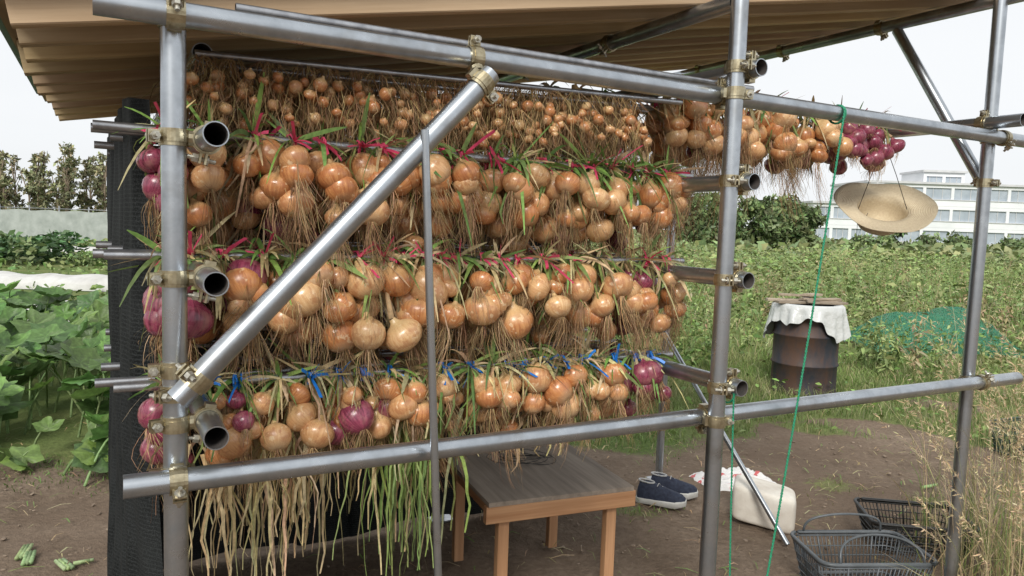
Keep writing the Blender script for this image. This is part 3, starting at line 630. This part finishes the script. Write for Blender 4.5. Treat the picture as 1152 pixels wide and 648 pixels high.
def squash():
    A=Acc(); nA=30;rings=[0,.3,.65,1.0]; a=np.arange(nA)*2*math.pi/nA
    lob=1-.24*np.abs(np.sin(a*2.5))**.8*1.0; lob*=1-.55*np.exp(-((a-math.pi)/.22)**2); lob+=.03*np.sin(a*15)
    for _ in range(560):
        x=rng.uniform(-6.5,-1.55); y=rng.uniform(4.25,8.8)
        if x>-1.9 and y<4.6: continue
        fr=np.clip((y-4.25)/1.0,0,1); top=.24+.44*fr+.10*math.sin(x*2+y); z=top*rng.uniform(.45,1.05); s=rng.uniform(.09,.22)
        nrm=np.array([rng.normal(0,.45),rng.normal(-.35,.4),1.]); nrm/=np.linalg.norm(nrm); d,u,v=basis(nrm); ro=rng.uniform(0,6); u2=math.cos(ro)*u+math.sin(ro)*v; v2=np.cross(d,u2)
        c=np.array([x,y,z]); V=[];C=[]; base=cols((.09,.17,.045) if rng.random()<.75 else (.15,.25,.065),.35,1)[0]; cup=rng.uniform(-.15,.35)
        vein=np.abs(np.cos(a*2.5))**14
        for r in rings:
            rr=r*s*(1+(lob-1)*r); zz=s*(cup*r*r+.05*r*np.sin(a*5+1)+.04*r*np.sin(a*11))
            V.append(c+d*zz[:,None]+rr[:,None]*(np.cos(a)[:,None]*u2+np.sin(a)[:,None]*v2))
            cc=np.tile(base,(nA,1)); cc[:,:3]*=(1+.75*vein*(1-r*.6))[:,None]; cc[:,:3]*=.85+.25*r; C.append(cc)
        A.add(np.concatenate(V),ringgrid(len(rings),nA),0,np.concatenate(C))
        g=np.array([x+rng.normal(0,.12),y+rng.normal(.05,.12),0]); t=np.linspace(0,1,6)[:,None]; P=g*(1-t)+c*t+Z*(.06*np.sin(t*math.pi))
        tube(A,P,np.linspace(.009,.005,6),5,0,cols((.26,.36,.15),.2,1)[0],False)
    return A.build("squash_plants",M_sq)
t=NT("squash_leaf");at=t.attr();f=t.noise(t.obj(),38,4); h=t.noise(t.obj(),9,3)
c_=t.mix(1.,at.outputs["Color"],t.ramp(f,[(.3,(.75,)*3),(.7,(1.25,)*3)]),'MULTIPLY'); c_=t.mix(t.ramp(h,[(.6,K0),(.75,(.35,)*3)]),c_,(.3,.36,.2)); t.base(c_); t.p(Roughness=.45); t.bump(f,.5,.01)
tr=t.n("ShaderNodeBsdfTranslucent"); t.l(c_,tr.inputs[0]); mxx=t.n("ShaderNodeMixShader"); mxx.inputs[0].default_value=.25; t.l(t.b.outputs[0],mxx.inputs[1]);t.l(tr.outputs[0],mxx.inputs[2]);t.l(mxx.outputs[0],t.o.inputs[0]); M_sq=t.m
squash()
gblades("edge_weeds",-4.2,-1.3,3.9,4.7,5000,lambda x,y:.05+0*x,.006,(.15,.25,.06),lambda x,y:np.clip((y-3.95)*1.2,0,.8),.6)
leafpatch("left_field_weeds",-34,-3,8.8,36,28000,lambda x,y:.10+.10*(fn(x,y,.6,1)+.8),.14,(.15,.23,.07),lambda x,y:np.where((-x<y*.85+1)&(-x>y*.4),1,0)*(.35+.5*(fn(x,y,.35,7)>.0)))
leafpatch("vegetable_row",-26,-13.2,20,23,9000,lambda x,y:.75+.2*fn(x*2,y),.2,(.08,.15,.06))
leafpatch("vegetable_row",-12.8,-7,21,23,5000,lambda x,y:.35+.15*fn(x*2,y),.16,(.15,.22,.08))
def cover(name,y0,x0,x1,w_,h):
    A=Acc(); xs=np.linspace(x0,x1,140);ph=np.linspace(0,math.pi,12); V=[]
    for p_ in ph: V.append(np.stack([xs,y0-math.cos(p_)*w_/2+.06*fn(xs,xs*0+p_,.9),np.maximum(.01,math.sin(p_)**.6*h*(1+.16*fn(xs,xs*0,1.4,y0)))+.02*np.sin(xs*7+p_*3)*math.sin(p_)],-1))
    n=140;i=(np.arange(11)[:,None]*n+np.arange(n-1)[None]).ravel(); A.add(np.concatenate(V),np.stack([i,i+1,i+n+1,i+n],-1)); A.build(name,M_cov)
M_cov=simple("row_cover_fabric",(.42,.41,.39),(.62,.62,.60),3,.8,0,.3,None,.02)
cover("row_cover_sheet",10.9,-14,-2.2,1.0,.24);cover("row_cover_sheet",15.0,-18,-3,1.1,.28);cover("row_cover_sheet",26,-30,-6,1.,.3)
fence=empty("windbreak_fence"); A=Acc()
for i in range(30): x=-44+i*1.5; tube(A,[[x,37.5,0],[x,37.5,1.75]],.03,6)
tube(A,[[-44,37.5,1.6],[-1,37.5,1.6]],.02,6); A.build("fence_posts",M_thin,True,fence)
A=Acc(); n=200;xs=np.linspace(-44,-1,n); V=np.concatenate([np.stack([xs,37.45+.04*np.sin(xs*4.2),np.full(n,z)+.03*np.sin(xs*4.2)],-1) for z in (.05,.8,1.5)]); i=(np.arange(2)[:,None]*n+np.arange(n-1)[None]).ravel(); A.add(V,np.stack([i,i+1,i+n+1,i+n],-1))
A.build("windbreak_cloth",simple("windbreak_cloth",(.26,.29,.27),(.42,.45,.43),2,.8,0,.1),True,fence)
A=Acc(); n=70;m=16; V=[]
for j in range(m):
    ph=math.pi*j/(m-1); xs=np.linspace(4.9,7.1,n); V.append(np.stack([xs,10.6-math.cos(ph)*.6+.08*fn(xs,xs*0+j*.1,1.5),.01+.55*math.sin(ph)*(1+.35*fn(xs,xs*0,2.3,2))*np.clip((xs-4.85)*2,0,1)*np.clip((7.2-xs)*1.5,0,1)+.03*np.sin(xs*17+j)],-1))
i=(np.arange(m-1)[:,None]*n+np.arange(n-1)[None]).ravel(); A.add(np.concatenate(V),np.stack([i,i+1,i+n+1,i+n],-1))
t=NT("green_crop_net"); f=t.noise(t.obj(),60,2); t.base((.035,.20,.12)); t.p(Roughness=.7,Alpha=t.ramp(f,[(.40,(.35,)*3),(.60,(.9,)*3)])); A.build("green_crop_net",t.m)
def treemass(name,items,leafn,ls,base,bark=(.12,.09,.06),var=.4,hole=.35):
    A=Acc()
    for (x,y,h,r) in items:
        tube(A,[[x,y,0],[x+rng.normal(0,.1),y,h*.5],[x+rng.normal(0,.3),y,h*.9]],[.03*h*.6,.02*h*.6,.006*h],6,1,np.array([*bark,1]))
        cl=int(9+h*1.2); 
        for _ in range(cl):
            q=rng.uniform(.25,1.); rr=r*(1.15-.75*abs(q-.5)*1.4); ang=rng.uniform(0,6.28); cx=x+math.cos(ang)*rr*rng.uniform(.1,.9);cy=y+math.sin(ang)*rr*rng.uniform(.1,.9); cz=h*q*.95; cs=r*rng.uniform(.22,.45)
            tube(A,[[x,y,cz*.75],[(x+cx)/2,(y+cy)/2,cz*.9],[cx,cy,cz]],[.012*h*.5,.008*h*.5,.003*h],4,1,np.array([*bark,1]),False)
            n=int(leafn*rng.uniform(.6,1.3)); D=rdir(n)*(rng.random((n,1))**.45)*cs*np.array([1,1,.8])*rng.uniform(.7,1.3,3); P0=np.array([cx,cy,cz])+D
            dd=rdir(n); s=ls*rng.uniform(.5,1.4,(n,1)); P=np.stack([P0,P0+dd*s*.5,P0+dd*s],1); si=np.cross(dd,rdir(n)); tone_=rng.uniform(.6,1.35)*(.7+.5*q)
            C=cols(base,var,n); C[:,:3]*=tone_; ribbons(A,P,s*.6*np.array([[.3,1,.2]]),si,C,0)
    return A.build(name,[M_fol,M_bark])
M_bark=vc("bark",.9,0,20,.1)
treemass("distant_trees",[(rng.uniform(-60,-38.5),rng.uniform(66,76),rng.uniform(3.5,7.8),rng.uniform(.6,1.2)) for _ in range(56)],34,.34,(.22,.22,.12),bark=(.24,.19,.14))
treemass("distant_trees",[(rng.uniform(-38,8),rng.uniform(75,85),rng.uniform(2.2,4),rng.uniform(1.5,2.3)) for _ in range(20)],40,.6,(.18,.21,.10))
treemass("hedge_trees",[(rng.uniform(11.5,25),rng.uniform(55,62),rng.uniform(2.6,4.8),rng.uniform(1.3,2.1)) for _ in range(20)],90,.36,(.14,.19,.08))
treemass("hedge_trees",[(rng.uniform(26,85),rng.uniform(72,80),rng.uniform(1.2,2.4),rng.uniform(1.2,2)) for _ in range(38)],55,.4,(.15,.20,.085))
bl=empty("school_building"); M_wall=simple("white_rendered_wall",(.70,.72,.74),(.80,.81,.83),.4,.8,0,.05); M_win=simple("window_glass",(.30,.35,.40),(.44,.49,.54),.6,.15,0,0)
M_trim=simple("concrete_trim",(.48,.49,.50),(.6,.6,.61),1,.8,0,0)
Aw=Acc();Ag=Acc();At=Acc()
def block(x0,x1,y,dpt,h,st,bays):
    ex=np.array([1,0,0.]);ey=np.array([0,1,0.])
    box(Aw,[(x0+x1)/2,y+dpt/2+.3,h/2],ex*(x1-x0)/2,ey*dpt/2,Z*h/2)
    fh=h/st
    for s_ in range(st):
        z0=s_*fh; 
        box(Aw,[(x0+x1)/2,y+.12,z0+fh*.16],ex*((x1-x0)/2),ey*.17,Z*fh*.16); box(Aw,[(x0+x1)/2,y+.12,z0+fh*.92],ex*((x1-x0)/2),ey*.17,Z*fh*.075)
        box(Ag,[(x0+x1)/2,y+.24,z0+fh*.585],ex*((x1-x0)/2-.2),ey*.05,Z*fh*.262)
        bw=(x1-x0)/bays
        for i in range(bays+1): box(Aw,[min(max(x0+i*bw,x0+.22),x1-.22),y+.10,z0+fh*.585],ex*.22,ey*.14,Z*fh*.262)
        for i in range(bays):
            for q in (.33,.66): box(At,[x0+(i+q)*bw,y+.16,z0+fh*.585],ex*.04,ey*.03,Z*fh*.262)
        box(At,[(x0+x1)/2,y-.1,z0+fh*.30],ex*(x1-x0)/2,ey*.06,Z*.05)
    box(At,[(x0+x1)/2,y+dpt/2,h+.15],ex*((x1-x0)/2+.3),ey*(dpt/2+.4),Z*.15)
block(51,92,108,12,9.3,3,10); block(42.5,50.6,106,10,6.0,2,3); block(60,66,110,6,11.2,3,2)
Aw.build("walls",M_wall,False,bl);Ag.build("windows",M_win,False,bl);At.build("mullions_and_eaves",M_trim,False,bl)
up_=empty("utility_pole"); A=Acc(); tube(A,[[46,95,0],[46,95,9]],[.16,.11],10); box(A,[46,95,8.3],[.9,0,0],[0,.05,0],[0,0,.05]); box(A,[46,95,7.7],[.7,0,0],[0,.05,0],[0,0,.05]); A.build("pole_and_arms",M_trim,False,up_)
def drygrass(name,x0,x1,y0,y1,n,hm,sb=2):
    A=Acc(); X=rng.uniform(x0,x1,n);Y=rng.uniform(y0,y1,n); h=hm*rng.uniform(.45,1.05,n); k=9;t=np.linspace(0,1,k)
    d=rdir(n,True)*.6+np.array([-.5,-.05,0]); d*=(h*rng.uniform(.1,.5,n))[:,None]
    P=np.stack([np.stack([X,Y,0*X],-1)+d*q**2.2+Z*(h*(q-.12*q**3))[:,None] for q in t],1)
    C=np.where(rng.random((n,1))<.65,cols((.58,.47,.28),.3,n),cols((.28,.31,.12),.3,n)); ribbons(A,P,.0026*np.linspace(1,.4,k)[None],rdir(n,True),C)
    for i in range(n):
        if rng.random()<.2: continue
        top=P[i,-1];bt=P[i,-3]; ax=top-bt; m=30; q=rng.random(m)[:,None]; s0=bt+ax*q; dd=rdir(m)*.8+ax/np.linalg.norm(ax)*.9+[0,0,-.35]; L=rng.uniform(.010,.030,(m,1))
        Pp=np.stack([s0,s0+dd*L*.5,s0+dd*L],1); ribbons(A,Pp,.0052*np.array([[.4,1,.1]]),rdir(m),cols((.66,.53,.33),.3,m))
    m=n*sb; X=rng.uniform(x0,x1,m);Y=rng.uniform(y0,y1,m);h=hm*rng.uniform(.15,.5,m); d=rdir(m,True)*(h*rng.uniform(.2,.9,m))[:,None]; t=np.linspace(0,1,6)
    P=np.stack([np.stack([X,Y,0*X],-1)+d*q**2+Z*(h*(q-.35*q**3))[:,None] for q in t],1); ribbons(A,P,.006*np.array([[.7,1,.9,.7,.4,.1]]),rdir(m,True),np.where(rng.random((m,1))<.5,cols((.21,.28,.09),.3,m),cols((.50,.41,.24),.3,m)))
    A.build(name,M_leaf)
drygrass("dry_grass",2.15,3.1,2.7,3.8,300,1.5,2); drygrass("dry_grass",1.8,2.3,2.6,3.2,110,1.15,1)
A=Acc()
for x,y,r_,l in ((-2.22,3.28,1.9,.12),(-2.16,3.22,2.0,.11),(-1.97,3.17,2.5,.10),(-1.9,3.2,.4,.05),(2.7,4.6,.3,.1)):
    dd=np.array([math.cos(r_),math.sin(r_),.05]); 
    for k in range(3): tube(A,[np.array([x+.012*k,y+.008*k,.020])-dd*l/2,np.array([x+.012*k,y+.008*k,.022])+dd*l/2],[.010,.008],8,0,cols((.36,.48,.24),.2,1)[0])
A.build("leek_stalks",M_leaf)
